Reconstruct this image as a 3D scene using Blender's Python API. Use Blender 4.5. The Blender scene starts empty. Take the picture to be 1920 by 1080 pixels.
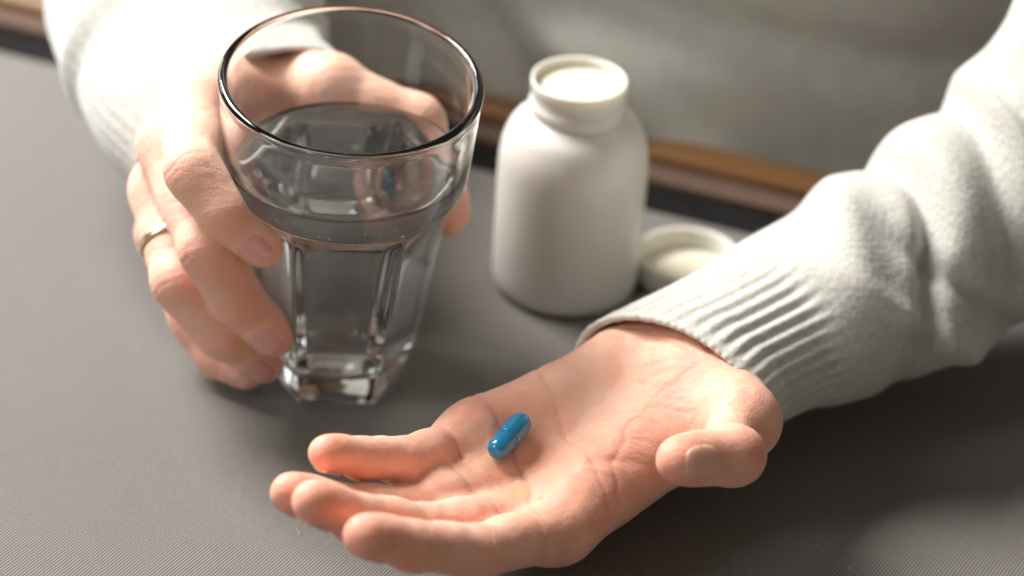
import bpy, bmesh, math, random
import numpy as np
from mathutils import Vector, Matrix

random.seed(4)
rng = np.random.default_rng(7)
V = lambda *a: np.array(a, float)

# ------------------------------------------------------------------ camera, world, lamps, exposure
scene = bpy.context.scene
COL = scene.collection
PITCH, ROLL = math.radians(33.0), math.radians(3.5)
fw = Vector((0, math.cos(PITCH), -math.sin(PITCH)))
r0 = Vector((1, 0, 0)); u0 = r0.cross(fw)
cu = math.cos(ROLL) * u0 - math.sin(ROLL) * r0
cr = math.cos(ROLL) * r0 + math.sin(ROLL) * u0
cam_d = bpy.data.cameras.new('camera'); cam = bpy.data.objects.new('camera', cam_d); COL.objects.link(cam)
cam.matrix_world = Matrix(((cr.x, cu.x, -fw.x, 0), (cr.y, cu.y, -fw.y, -.68), (cr.z, cu.z, -fw.z, .487), (0, 0, 0, 1)))
cam_d.lens = 85; cam_d.sensor_width = 36; cam_d.clip_start = .02; cam_d.clip_end = 50
cam_d.dof.use_dof = True; cam_d.dof.focus_distance = .745; cam_d.dof.aperture_fstop = 4.8; cam_d.dof.aperture_blades = 9
scene.camera = cam

world = bpy.data.worlds.new('World'); scene.world = world; world.use_nodes = True
world.node_tree.nodes['Background'].inputs[0].default_value = (1.0, .89, .76, 1)
world.node_tree.nodes['Background'].inputs[1].default_value = .205

def area(name, loc, target, sx, sy, power, col):
    d = bpy.data.lights.new(name, 'AREA'); d.shape = 'RECTANGLE'; d.size = sx; d.size_y = sy
    d.energy = power; d.color = col
    o = bpy.data.objects.new(name, d); COL.objects.link(o); o.location = loc
    o.rotation_euler = (Vector(target) - Vector(loc)).to_track_quat('-Z', 'Y').to_euler()
    return o
area('window_light', (-.76, .52, .98), (0, 0, .05), .55, .60, 45, (1.0, .975, .945))
area('cool_low_light', (-1.35, 1.25, .50), (0, 0, .08), .9, .5, 9, (.88, .95, 1.0))  # added cool area light for bluish blobs in the water
area('side_window_light', (-1.2, -.60, .95), (0, 0, .05), .35, .6, 6, (.95, .98, 1.0))

scene.view_settings.view_transform = 'Standard'; scene.view_settings.look = 'None'
scene.view_settings.exposure = 0.0; scene.view_settings.gamma = 1.0
scene.view_settings.use_curve_mapping = False
scene.cycles.use_denoising = True
scene.cycles.max_bounces = 16; scene.cycles.transmission_bounces = 14; scene.cycles.transparent_max_bounces = 8
scene.cycles.caustics_refractive = True; scene.cycles.caustics_reflective = False
scene.cycles.blur_glossy = .25
scene.cycles.sample_clamp_indirect = 9.0

# ------------------------------------------------------------------ helpers
def link(name, me, mat=None, parent=None):
    o = bpy.data.objects.new(name, me); COL.objects.link(o)
    if mat: me.materials.append(mat)
    if parent: o.parent = parent
    return o
def mesh(name, verts, faces, smooth=True):
    me = bpy.data.meshes.new(name)
    verts = np.asarray(verts, np.float32)
    if isinstance(faces, np.ndarray) and faces.ndim == 2:
        n, k = faces.shape
        me.vertices.add(len(verts)); me.vertices.foreach_set('co', verts.ravel())
        me.loops.add(n * k); me.loops.foreach_set('vertex_index', faces.astype(np.int32).ravel())
        me.polygons.add(n); me.polygons.foreach_set('loop_start', np.arange(n, dtype=np.int32) * k)
        me.update(calc_edges=True)
    else:
        me.from_pydata([tuple(v) for v in verts], [], [tuple(f) for f in faces])
    me.validate(); me.update()
    if smooth: me.polygons.foreach_set('use_smooth', [True] * len(me.polygons))
    return me
def empty(name, loc=(0, 0, 0)):
    o = bpy.data.objects.new(name, None); COL.objects.link(o); o.location = loc; o.empty_display_size = .01
    return o
def tag(o, label, cat, group=None, kind=None):
    o['label'] = label; o['category'] = cat
    if group: o['group'] = group
    if kind: o['kind'] = kind
    return o
def ring_faces(nr, ns, close_u=True, flip=False):
    i = np.arange(nr - 1)[:, None]; j = np.arange(ns if close_u else ns - 1)[None]
    a = i * ns + j; b = i * ns + (j + 1) % ns; c = (i + 1) * ns + (j + 1) % ns; d = (i + 1) * ns + j
    f = np.stack([a, b, c, d], -1).reshape(-1, 4)
    return f[:, ::-1].copy() if flip else f
def lathe(prof, ns=96, rfun=None):
    """prof: list of (r,z); revolve about z. closed caps at r=0."""
    th = np.linspace(0, 2 * np.pi, ns, endpoint=False)
    vs = []
    for k, (r, z) in enumerate(prof):
        rr = np.full(ns, max(r, 1e-5)) if rfun is None else rfun(k, r, z, th)
        vs.append(np.stack([rr * np.cos(th), rr * np.sin(th), np.full(ns, z)], -1))
    return np.concatenate(vs), ring_faces(len(prof), ns)
def bevel_prof(pts, rad=.0006, n=3):
    """round the corners of a profile polyline."""
    out = [pts[0]]
    for a, b, c in zip(pts, pts[1:], pts[2:]):
        a, b, c = map(np.array, (a, b, c))
        la, lc = np.linalg.norm(a - b), np.linalg.norm(c - b)
        d = min(rad, la * .45, lc * .45)
        p, q = b + (a - b) / la * d, b + (c - b) / lc * d
        for t in np.linspace(0, 1, n + 1):
            out.append(tuple((1 - t) ** 2 * p + 2 * t * (1 - t) * b + t * t * q))
    out.append(pts[-1]); return out

class Mat:
    def __init__(s, name):
        s.m = bpy.data.materials.new(name); s.m.use_nodes = True
        s.t = s.m.node_tree; s.b = s.t.nodes['Principled BSDF']
    def n(s, typ, **kw):
        nd = s.t.nodes.new(typ)
        for k, v in kw.items():
            if k.startswith('i_'):
                key = k[2:]; key = int(key) if key.isdigit() else key.replace('_', ' ')
                nd.inputs[key].default_value = v
            else: setattr(nd, k, v)
        return nd
    def l(s, a, b): s.t.links.new(a, b)
    def set(s, **kw):
        for k, v in kw.items(): s.b.inputs[k.replace('_', ' ')].default_value = v
        return s
    def mix(s, fac, a, b, blend='MIX'):
        nd = s.n('ShaderNodeMix', data_type='RGBA', blend_type=blend)
        for sock, v in ((nd.inputs[0], fac), (nd.inputs[6], a), (nd.inputs[7], b)):
            if hasattr(v, 'links') or hasattr(v, 'is_linked'): s.l(v, sock)
            else: sock.default_value = v if not isinstance(v, tuple) or len(v) == 4 else (*v, 1)
        return nd.outputs[2]
    def ramp(s, fac, stops):
        nd = s.n('ShaderNodeValToRGB'); el = nd.color_ramp.elements
        while len(el) < len(stops): el.new(.5)
        for e, (p, c) in zip(el, stops): e.position = p; e.color = c if len(c) == 4 else (*c, 1)
        s.l(fac, nd.inputs[0]); return nd.outputs[0]
    def bump(s, h, strength, dist, prev=None):
        nd = s.n('ShaderNodeBump'); nd.inputs['Strength'].default_value = strength; nd.inputs['Distance'].default_value = dist
        s.l(h, nd.inputs['Height'])
        if prev is not None: s.l(prev, nd.inputs['Normal'])
        return nd.outputs[0]
    def coord(s): return s.n('ShaderNodeTexCoord').outputs['Object']

# ------------------------------------------------------------------ materials
def mat_cloth():
    m = Mat('grey_twill'); co = m.coord()
    mp = m.n('ShaderNodeMapping'); mp.inputs['Rotation'].default_value = (0, 0, math.radians(11.3)); m.l(co, mp.inputs[0])
    no = m.n('ShaderNodeTexNoise', i_Scale=140.0, i_Detail=4.0); m.l(co, no.inputs['Vector'])
    w = m.n('ShaderNodeTexWave', wave_type='BANDS', bands_direction='X', i_Scale=1.0, i_Distortion=.5, i_Detail=2.0, i_Detail_Scale=6.0)
    w.inputs['Scale'].default_value = 310.0
    m.l(mp.outputs[0], w.inputs['Vector'])
    big = m.n('ShaderNodeTexNoise', i_Scale=9.0, i_Detail=3.0); m.l(co, big.inputs['Vector'])
    fib = m.n('ShaderNodeTexNoise', i_Scale=900.0, i_Detail=2.0); m.l(co, fib.inputs['Vector'])
    c1 = m.ramp(w.outputs['Fac'], [(.22, (.066, .059, .052)), (.78, (.262, .241, .219))])
    c2 = m.mix(.16, c1, m.ramp(fib.outputs['Fac'], [(.3, (.072, .066, .060)), (.7, (.240, .226, .210))]))
    c3 = m.mix(.15, c2, m.ramp(big.outputs['Fac'], [(.3, (.105, .098, .089)), (.7, (.165, .154, .142))]))
    m.l(c3, m.b.inputs['Base Color'])
    m.set(Roughness=.85, Sheen_Weight=.15, Sheen_Roughness=.5)
    m.b.inputs['Specular IOR Level'].default_value = .25
    b = m.bump(w.outputs['Fac'], .5, .0003); m.l(m.bump(no.outputs['Fac'], .15, .0008, b), m.b.inputs['Normal'])
    return m.m
def mat_wood(name, a, b, rough=.35):
    m = Mat(name); co = m.coord()
    mp = m.n('ShaderNodeMapping'); mp.inputs['Scale'].default_value = (6, 120, 120); m.l(co, mp.inputs[0])
    no = m.n('ShaderNodeTexNoise', i_Scale=1.6, i_Detail=6.0, i_Distortion=.6); m.l(mp.outputs[0], no.inputs['Vector'])
    m.l(m.ramp(no.outputs['Fac'], [(.3, a), (.7, b)]), m.b.inputs['Base Color'])
    m.set(Roughness=rough); m.b.inputs['Specular IOR Level'].default_value = .2; m.l(m.bump(no.outputs['Fac'], .15, .0005), m.b.inputs['Normal'])
    return m.m
def mat_plain(name, col, rough, sss=0, noise=.06, coat=0, bump=.0):
    m = Mat(name); co = m.coord()
    no = m.n('ShaderNodeTexNoise', i_Scale=60.0, i_Detail=4.0); m.l(co, no.inputs['Vector'])
    lo = tuple(c * (1 - noise) for c in col); hi = tuple(min(1, c * (1 + noise)) for c in col)
    m.l(m.ramp(no.outputs['Fac'], [(.3, lo), (.7, hi)]), m.b.inputs['Base Color'])
    m.set(Roughness=rough, Coat_Weight=coat, Coat_Roughness=.08)
    if sss:
        m.set(Subsurface_Weight=sss, Subsurface_Scale=.004); m.b.inputs['Subsurface Radius'].default_value = (1, .36, .2) if 'nail' in name else (1, .9, .7)
    if bump: m.l(m.bump(no.outputs['Fac'], bump, .001), m.b.inputs['Normal'])
    return m.m
def mat_glass(name, col, ior, rough=0.0):
    m = Mat(name); m.set(Base_Color=(*col, 1), Transmission_Weight=1.0, IOR=ior, Roughness=rough)
    return m.m
def mat_metal():
    m = Mat('pale_gold'); co = m.coord()
    no = m.n('ShaderNodeTexNoise', i_Scale=400.0); m.l(co, no.inputs['Vector'])
    m.l(m.ramp(no.outputs['Fac'], [(.3, (.90, .74, .42)), (.7, (.95, .82, .54))]), m.b.inputs['Base Color'])
    m.set(Metallic=1.0, Roughness=.26); return m.m
def mat_knit(name, lo, hi, rib=False):
    m = Mat(name); co = m.coord()
    no = m.n('ShaderNodeTexNoise', i_Scale=55.0, i_Detail=5.0, i_Roughness=.65); m.l(co, no.inputs['Vector'])
    fine = m.n('ShaderNodeTexNoise', i_Scale=520.0, i_Detail=3.0, i_Roughness=.7); m.l(co, fine.inputs['Vector'])
    vor = m.n('ShaderNodeTexVoronoi', i_Scale=420.0, i_Randomness=.8); m.l(co, vor.inputs['Vector'])
    c = m.ramp(no.outputs['Fac'], [(.25, lo), (.75, hi)])
    c = m.mix(.35, c, m.ramp(fine.outputs['Fac'], [(.3, tuple(v * .75 for v in lo)), (.7, tuple(min(1, v * 1.1) for v in hi))]))
    m.l(c, m.b.inputs['Base Color'])
    m.set(Roughness=.95, Sheen_Weight=.35, Sheen_Roughness=.45)
    m.b.inputs['Specular IOR Level'].default_value = .1
    m.set(Subsurface_Weight=.15, Subsurface_Scale=.003)
    b = m.bump(vor.outputs['Distance'], .30, .0006)
    m.l(m.bump(fine.outputs['Fac'], .35, .0006, b), m.b.inputs['Normal'])
    return m.m
def mat_skin():
    m = Mat('skin'); co = m.coord()
    at = m.n('ShaderNodeAttribute', attribute_name='tint')
    sep = m.n('ShaderNodeSeparateColor'); m.l(at.outputs['Color'], sep.inputs[0])
    no = m.n('ShaderNodeTexNoise', i_Scale=75.0, i_Detail=5.0, i_Roughness=.6); m.l(co, no.inputs['Vector'])
    mott = m.n('ShaderNodeTexNoise', i_Scale=170.0, i_Detail=5.0, i_Roughness=.65); m.l(co, mott.inputs['Vector'])
    c = m.ramp(no.outputs['Fac'], [(.28, (.77, .385, .265)), (.72, (.86, .515, .395))])
    c = m.mix(.40, c, m.ramp(mott.outputs['Fac'], [(.3, (.70, .285, .185)), (.7, (.88, .565, .430))]))
    c = m.mix(sep.outputs[0], c, (.76, .225, .145))            # redness: fingertips, knuckles, folds
    c = m.mix(sep.outputs[2], c, (.88, .61, .475))              # paler, taut skin
    yl = m.mix(at.outputs['Alpha'], c, (.74, .42, .17))        # yellowish calluses
    c = m.mix(sep.outputs[1], yl, (.50, .17, .115))            # crease lines
    m.l(c, m.b.inputs['Base Color'])
    m.set(Roughness=.56, Subsurface_Weight=.5, Subsurface_Scale=.0024, Sheen_Weight=.04)
    m.b.inputs['Subsurface Radius'].default_value = (1.0, .36, .2)
    m.b.inputs['Specular IOR Level'].default_value = .36
    v = m.n('ShaderNodeTexVoronoi', feature='DISTANCE_TO_EDGE', i_Scale=780.0); m.l(co, v.inputs['Vector'])
    mp = m.n('ShaderNodeMapping'); mp.inputs['Rotation'].default_value = (0, 0, math.radians(35)); mp.inputs['Scale'].default_value = (190, 620, 420); m.l(co, mp.inputs[0])
    str_ = m.n('ShaderNodeTexNoise', i_Scale=1.0, i_Detail=4.0, i_Roughness=.6); m.l(mp.outputs[0], str_.inputs['Vector'])
    b = m.bump(v.outputs['Distance'], .40, .0004)
    b = m.bump(str_.outputs['Fac'], .42, .0007, b)
    m.l(b, m.b.inputs['Normal'])
    return m.m
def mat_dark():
    m = Mat('near_black'); co = m.coord(); no = m.n('ShaderNodeTexNoise', i_Scale=50.0, i_Detail=4.0); m.l(co, no.inputs['Vector'])
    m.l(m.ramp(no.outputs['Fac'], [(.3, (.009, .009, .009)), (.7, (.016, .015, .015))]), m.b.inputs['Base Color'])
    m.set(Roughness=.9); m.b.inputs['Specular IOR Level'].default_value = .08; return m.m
M = dict(
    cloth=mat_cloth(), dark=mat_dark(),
    wood=mat_wood('orange_wood', (.125, .058, .020), (.215, .105, .040)),
    wood2=mat_wood('dull_pink_wood', (.085, .050, .037), (.145, .092, .070), .75),
    glass=mat_glass('clear_glass', (.985, .992, .99), 1.5), water=mat_glass('water', (.985, .993, .995), 1.333),
    plastic=mat_plain('white_plastic', (.68, .66, .61), .38, sss=.35, noise=.02),
    cream=mat_plain('cream_plastic', (.72, .67, .53), .45, sss=.3, noise=.03),
    blue=mat_plain('blue_gelatin', (.003, .185, .375), .2, noise=.05, coat=.5), gold=mat_metal(),
    blue2=mat_plain('blue_gelatin_cap', (.004, .215, .42), .2, noise=.05, coat=.5),
    nail=mat_plain('nail', (.66, .345, .295), .24, noise=.05, coat=.5),
    nail2=mat_plain('thumb_nail', (.76, .39, .30), .30, noise=.05, coat=.2), nail_tip=mat_plain('nail_edge', (.80, .57, .44), .3, noise=.04),
    knit=mat_knit('pale_grey_knit', (.46, .45, .41), (.63, .62, .57)),
    skin=mat_skin())

# ------------------------------------------------------------------ table
E0, E1 = V(-.2242, .2330), V(.0963, .1187)                # where the grey cover ends towards the sitter
ed = (E1 - E0) / np.linalg.norm(E1 - E0); en = V(-ed[1], ed[0])   # en points to the sitter
ang = math.atan2(ed[1], ed[0])
table = empty('table', (float(E0[0]), float(E0[1]), 0)); table.rotation_euler = (0, 0, ang)
tag(table, 'table with grey twill cover, dark strip and orange wooden edge', 'table')
def strip(name, y0, y1, prof, mat, x0=-.9, x1=1.2, nx=2):
    """extrude a (y,z) profile along local x, closed."""
    prof = np.array(prof); n = len(prof)
    xs = np.linspace(x0, x1, nx)
    vs = np.concatenate([np.column_stack([np.full(n, x), prof]) for x in xs])
    fs = [tuple(int(v) for v in f) for f in ring_faces(nx, n)]
    fs += [tuple(range(n))[::-1], tuple((nx - 1) * n + k for k in range(n))]
    me = mesh(name, vs, fs, False); bm = bmesh.new(); bm.from_mesh(me); bmesh.ops.recalc_face_normals(bm, faces=bm.faces); bm.to_mesh(me); bm.free()
    return link(name, me, mat, table)
# cover: slightly uneven sheet with a rolled far edge
nx, ny = 150, 120
X, Y = np.meshgrid(np.linspace(-.9, 1.2, nx), np.concatenate([np.linspace(-1.0, -.004, ny - 6), [-.0028, -.0016, -.0007, -.0001, .0001, 0]]), indexing='ij')
Z = .0004 * np.sin(X * 21 + 3 * np.sin(Y * 13)) + .0003 * np.sin(Y * 33 + X * 7) - .0004
k = np.clip((Y + .004) / .004, 0, 1); Z = Z - .004 * (1 - np.sqrt(np.clip(1 - k ** 2, 0, 1)))
Z[:, -1] = -.012
fs = ring_faces(nx, ny, close_u=False)
cv = link('table_cover', mesh('table_cover', np.stack([X, Y, Z], -1).reshape(-1, 3), fs), M['cloth'], table)
strip('table_board', 0, 0, [(-1.0, -.030), (-.0015, -.030), (-.0015, -.0055), (-1.0, -.0055)], M['dark'])
strip('dark_strip', 0, 0, [(.0003, -.03), (.0225, -.03), (.0225, -.0050), (.0003, -.0050)], M['dark'])  # near-black strip, set lower, between cover and moulding
strip('inner_moulding', 0, 0, [(.0228, -.03), (.0345, -.03), (.0345, -.0012), (.0330, -.0002), (.0245, -.0002), (.0228, -.0016)], M['wood2'])
a = np.linspace(math.pi, 0, 11)
strip('wooden_edge', 0, 0, [(.0348, -.03)] + [(.0430 + .0082 * math.cos(t), .0010 + .0045 * math.sin(t)) for t in a] + [(.0512, -.03)], M['wood'])

# lint and crumbs caught on the cover
r_ = np.random.default_rng(31); lvs, lfs = [], []
for _ in range(70):
    x0, y0 = r_.uniform(-.05, .45), r_.uniform(-.36, -.06); an = r_.uniform(0, 6.28); L = r_.uniform(.0015, .0055); bd = r_.normal(0, .8); w_ = .00005
    for t in np.linspace(0, 1, 5):
        a_ = an + bd * t; px, py = x0 + L * t * math.cos(a_), y0 + L * t * math.sin(a_)
        lvs += [(px - w_ * math.sin(a_), py + w_ * math.cos(a_), .0005 + .0004 * math.sin(t * 3)), (px + w_ * math.sin(a_), py - w_ * math.cos(a_), .0005 + .0004 * math.sin(t * 3))]
    b0 = len(lvs) - 10; lfs += [(b0 + 2 * k, b0 + 2 * k + 1, b0 + 2 * k + 3, b0 + 2 * k + 2) for k in range(4)]
o = link('lint', mesh('lint', lvs, lfs), mat_plain('lint', (.55, .53, .50), .9), table); o['kind'] = 'stuff'
bm = bmesh.new()
for _ in range(14):
    c_ = (r_.uniform(-.05, .40), r_.uniform(-.36, -.08), .0004)
    bmesh.ops.create_icosphere(bm, subdivisions=1, radius=r_.uniform(.00025, .0006), matrix=Matrix.Translation(c_) @ Matrix.Diagonal((1.4, .8, .6, 1)))
me = bpy.data.meshes.new('crumbs'); bm.to_mesh(me); bm.free()
o = link('crumbs', me, mat_plain('crumbs', (.06, .045, .035), .8), table); o['kind'] = 'stuff'

# ------------------------------------------------------------------ drinking glass and water
GB = V(-.0603, .0108, .0025); ga = V(.046, -math.sin(math.radians(6.5)), math.cos(math.radians(6.5))); ga /= np.linalg.norm(ga)
gx = np.cross(V(0, 1, 0), ga); gx /= np.linalg.norm(gx); gy = np.cross(ga, gx)
def G2W(p): p = np.asarray(p); return GB + p[:, :1] * gx + p[:, 1:2] * gy + p[:, 2:3] * ga
def W2G(p): d = np.asarray(p) - GB; return np.stack([d @ gx, d @ gy, d @ ga], -1)
def rho_out(P):
    d = P - GB; r = d - (d @ ga) * ga; return r / np.linalg.norm(r)
GH = .1190; KH = 1.06; NS = 240
HEXA = math.radians(-90 + 7)
outer = [(0.0, 0.0009), (.012, .0011), (.0190, .0006), (.0224, .0003), (.0243, .0008), (.0257, .0022), (.0264, .0045)]   # base
for h in np.linspace(.008, .070, 14): outer.append((.0268 + (.0358 - .0268) * (h - .004) / (.073 - .004), h))
outer += [(.0359, .0722), (.0363, .0742), (.0371, .0765), (.0384, .0788), (.0395, .0808), (.0400, .0828), (.0402, .086)]
for h in np.linspace(.090, .110, 6): outer.append((.0402 + (.0419 - .0402) * (h - .086) / (.110 - .086), h))
rim = [(.04075 + .00150 * math.cos(t), .1129 + .0017 * math.sin(t)) for t in np.linspace(-.5, math.pi + .4, 12)]
inner = [(.0387, .1085), (.0386, .104), (.0378, .094), (.0372, .087), (.0366, .0835), (.0352, .0805), (.0325, .0775), (.0295, .0745), (.0280, .0715), (.0274, .068)]
for h in np.linspace(.062, .018, 9): inner.append((.0210 + (.0274 - .0210) * (h - .014) / (.068 - .014), h))
inner += [(.0207, .0150), (.0200, .0126), (.0185, .0110), (.0150, .0102), (.008, .0100), (0, .0100)]
prof = [(r, h, 1) for r, h in outer] + [(r, h, 0) for r, h in rim + inner]
def hexness(z, th):
    w = np.clip(1 - (z - .0700) / .0090, 0, 1) * np.clip((z - .010) / .006, 0, 1); w = w * w * (3 - 2 * w)
    t = (th - HEXA + math.pi / 6) % (math.pi / 3) - math.pi / 6
    return 1 + w * .095 * (1 - np.cos(6 * t)) / 2
def glass_r(k, r, z, th):
    if not prof[k][2]: return np.maximum(r * hexness(z, th), 1e-5)
    if z < .0003: return np.full(NS, max(r, 1e-5))
    w = 1.0 if z < .0718 else max(0., 1 - (z - .0718) / .0080); w = w * w * (3 - 2 * w)
    if r < .02: w *= r / .02
    t = (th - HEXA + math.pi / 6) % (math.pi / 3) - math.pi / 6
    hexr = r * math.cos(math.pi / 6) / np.cos(t)
    kk = max(r, 1e-4) * .012; kk *= .4; hexr = -kk * np.log(np.exp(-(hexr - r) / kk) + np.exp(.008 * r / kk)) + r   # slightly rounded corners
    return np.maximum(w * hexr + (1 - w) * r, 1e-5)
vs, fs = lathe([(r, z) for r, z, _ in prof], NS, glass_r); vs[:, 2] *= KH
gl = link('drinking_glass', mesh('drinking_glass', G2W(vs), fs), M['glass'])
tag(gl, 'clear six-sided tumbler half full of water, tilted in a hand', 'glass')
# water: a little larger than the bore so that it meets the wall, level in the world
WL = .0915
inn = sorted([(h * KH, r) for r, h in inner])
def bore(h): return np.interp(h, [a for a, _ in inn], [b for _, b in inn])
NW = 160; th = np.linspace(0, 2 * np.pi, NW, endpoint=False)
rows = []
hs = [.0100] * 4 + [.0102, .0110, .0126, .0150] + list(np.linspace(.018, .068, 12)) + [.0715, .0745, .0775, .0805]
rs = [0, .005, .010, .0135]
for i, h in enumerate(hs):
    h = h * KH; r = rs[i] if i < 4 else float(bore(h))
    r = max(r, 1e-5) + (.00012 if i > 3 else 0)
    r = r * hexness(h / KH, th)
    rows.append(np.stack([r * np.cos(th), r * np.sin(th), np.full(NW, h - .00012)], -1))
def top_h(x, y):   # axis height where the world height is WL
    return (WL - GB[2] - x * gx[2] - y * gy[2]) / ga[2]
h0 = .0815 * KH
def ring_at(f, dz=0):
    r = np.full(NW, .037)
    for _ in range(6): r = bore(top_h(r * np.cos(th), r * np.sin(th)) + dz) + .00012
    H = top_h(r * np.cos(th), r * np.sin(th)) + dz
    return r, H
rT, HT = ring_at(1, .0007)
for f in (.25, .5, .75):
    H = h0 + (HT - h0) * f; r = bore(H) + .00012
    rows.append(np.stack([r * np.cos(th), r * np.sin(th), H], -1))
rows.append(np.stack([rT * np.cos(th), rT * np.sin(th), HT], -1))
for d, dz in ((.0004, .0004), (.0010, .00016), (.0020, .00003), (.004, 0), (.012, 0), (.024, 0), (.0367, 0)):
    r = np.maximum(rT - d, 1e-5); rows.append(np.stack([r * np.cos(th), r * np.sin(th), top_h(r * np.cos(th), r * np.sin(th)) + dz], -1))
wt = link('water', mesh('water', G2W(np.concatenate(rows)), ring_faces(len(rows), NW)), M['water'])
tag(wt, 'still clear water filling the tilted tumbler', 'water')
# small air bubbles clinging to the wall just below the surface
bub = []
bm = bmesh.new()
for _ in range(70):
    t = rng.uniform(-2.6, -.7); hh = rng.uniform(.062, .088) if rng.random() < .4 else rng.uniform(.083, .0905)
    r = float(bore(hh)) * float(hexness(hh / KH, t)) - .0006
    p = G2W(V(r * math.cos(t), r * math.sin(t), hh)[None])[0]
    if p[2] > WL - .0008: continue
    rad = rng.uniform(.00012, .00034)
    bmesh.ops.create_icosphere(bm, subdivisions=1, radius=rad, matrix=Matrix.Translation(p))
me = bpy.data.meshes.new('air_bubbles'); bm.to_mesh(me); bm.free()
me.polygons.foreach_set('use_smooth', [True] * len(me.polygons))
bb = link('air_bubbles', me, mat_glass('air', (1, 1, 1), 1 / 1.333), wt); bb['kind'] = 'stuff'

# ------------------------------------------------------------------ pill bottle and its lid
pb = empty('pill_bottle', (.0193, .0776, 0)); tag(pb, 'open white plastic pill bottle standing without its lid', 'bottle')
P0 = [(0, .0012), (.018, .0012), (.0225, 0), (.0252, .0004), (.0266, .0020), (.0271, .0045), (.0272, .010)]
P0 += [(.0272, h) for h in np.linspace(.014, .034, 4)]
sh = np.array([(.0272, .036), (.0272, .0465), (.0269, .0543), (.0257, .0606), (.0229, .0666), (.0189, .0702), (.0170, .0715)])
ts = np.linspace(0, len(sh) - 1, 40)
def _cr(t):
    i = min(int(t), len(sh) - 2); f = t - i; p = [sh[max(i - 1, 0)], sh[i], sh[i + 1], sh[min(i + 2, len(sh) - 1)]]
    return .5 * (2 * p[1] + (p[2] - p[0]) * f + (2 * p[0] - 5 * p[1] + 4 * p[2] - p[3]) * f * f + (3 * p[1] - p[0] - 3 * p[2] + p[3]) * f ** 3)
P0 += [tuple(_cr(t)) for t in ts]
vs, fs = lathe(P0, 128); link('bottle_body', mesh('bottle_body', vs, fs), M['plastic'], pb)
N0 = [(.0176, .0714), (.0174, .0722), (.0174, .0743), (.0180, .0748), (.0182, .0757), (.0175, .0764), (.0172, .0770), (.0172, .0796), (.0174, .0806), (.0177, .0811), (.0179, .0820), (.0179, .0842), (.0178, .0848), (.0176, .0850), (.0168, .0849), (.0164, .0845), (.0162, .0835), (.0161, .0790), (.0160, .0700)]
N0 = [(r * .96, z) for r, z in N0]; nk = lathe(N0, 128); link('bottle_neck', mesh('bottle_neck', *nk), M['plastic'], pb)
I0 = [(.0153, .0702), (.0195, .0640), (.0240, .054), (.0254, .044), (.0256, .010), (.0240, .0040), (.018, .0030), (0, .0030)]
sl_ = lathe(bevel_prof([(0, .0815), (.0150, .0815), (.01555, .0812), (.01555, .0805)], .0004), 96); link('paper_seal', mesh('paper_seal', *sl_), M['cream'], pb)
iv = lathe(bevel_prof(I0, .003), 96); link('inner_wall', mesh('inner_wall', *iv), M['cream'], pb)
lid = empty('bottle_lid', (.0650, .0835, 0)); lid.scale = (1, 1, .85); tag(lid, 'round white screw lid lying open side up beside the bottle', 'lid')
L0 = [(0, 0), (.0165, 0), (.0183, .0006), (.0193, .0020), (.0196, .0045)] + [(.0197, h) for h in (.006, .009, .0118)] + [(.0195, .0128), (.0188, .0133), (.0180, .0130), (.0176, .0120), (.0174, .0060), (.0172, .0032), (.0160, .0028), (0, .0028)]
NR = 288
def knurl(k, r, z, th):
    a = .00022 if .004 < z < .0125 and r > .019 else 0
    return np.full(NR, max(r, 1e-5)) + a * np.cos(th * 72)
vs, fs = lathe(L0, NR, knurl); link('lid_shell', mesh('lid_shell', vs, fs), M['plastic'], lid)
D0 = bevel_prof([(0, .0030), (.0163, .0030), (.0163, .0042), (.0105, .0042), (.0098, .0050), (0, .0050)], .0005)
vs, fs = lathe(D0[::1], 96); link('lid_liner', mesh('lid_liner', vs, fs), M['cream'], lid)

# ------------------------------------------------------------------ signed-distance modelling for the hands
class Field:
    def __init__(s, lo, hi, h):
        s.lo = np.array(lo); s.h = h
        s.n = np.ceil((np.array(hi) - s.lo) / h).astype(int) + 1
        s.D = np.full(s.n, .05, np.float32)
        s.ax = [s.lo[i] + np.arange(s.n[i]) * h for i in range(3)]
    def box(s, lo, hi, m):
        a = np.clip(((np.array(lo) - m - s.lo) / s.h).astype(int), 0, s.n - 1)
        b = np.clip(((np.array(hi) + m - s.lo) / s.h).astype(int) + 2, 1, s.n)
        sl = tuple(slice(int(i), int(j)) for i, j in zip(a, b))
        X = np.stack(np.meshgrid(*[s.ax[i][sl[i]] for i in range(3)], indexing='ij', sparse=False), -1).astype(np.float32)
        return sl, X
    def samp(s, p):
        q = (np.asarray(p) - s.lo) / s.h; i = np.clip(np.floor(q).astype(int), 0, s.n - 2); f = q - i
        out = 0
        for dx in (0, 1):
            for dy in (0, 1):
                for dz in (0, 1):
                    w = (f[:, 0] if dx else 1 - f[:, 0]) * (f[:, 1] if dy else 1 - f[:, 1]) * (f[:, 2] if dz else 1 - f[:, 2])
                    out = out + w * s.D[i[:, 0] + dx, i[:, 1] + dy, i[:, 2] + dz]
        return out
    def grad(s, p, e=None):
        e = e or s.h; g = np.zeros((len(p), 3))
        for k in range(3):
            d = np.zeros(3); d[k] = e; g[:, k] = s.samp(p + d) - s.samp(p - d)
        return g / (np.linalg.norm(g, axis=1, keepdims=True) + 1e-12)
def smin(a, b, k):
    h = np.clip(.5 + .5 * (b - a) / k, 0, 1)
    return b * (1 - h) + a * h - k * h * (1 - h)
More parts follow.
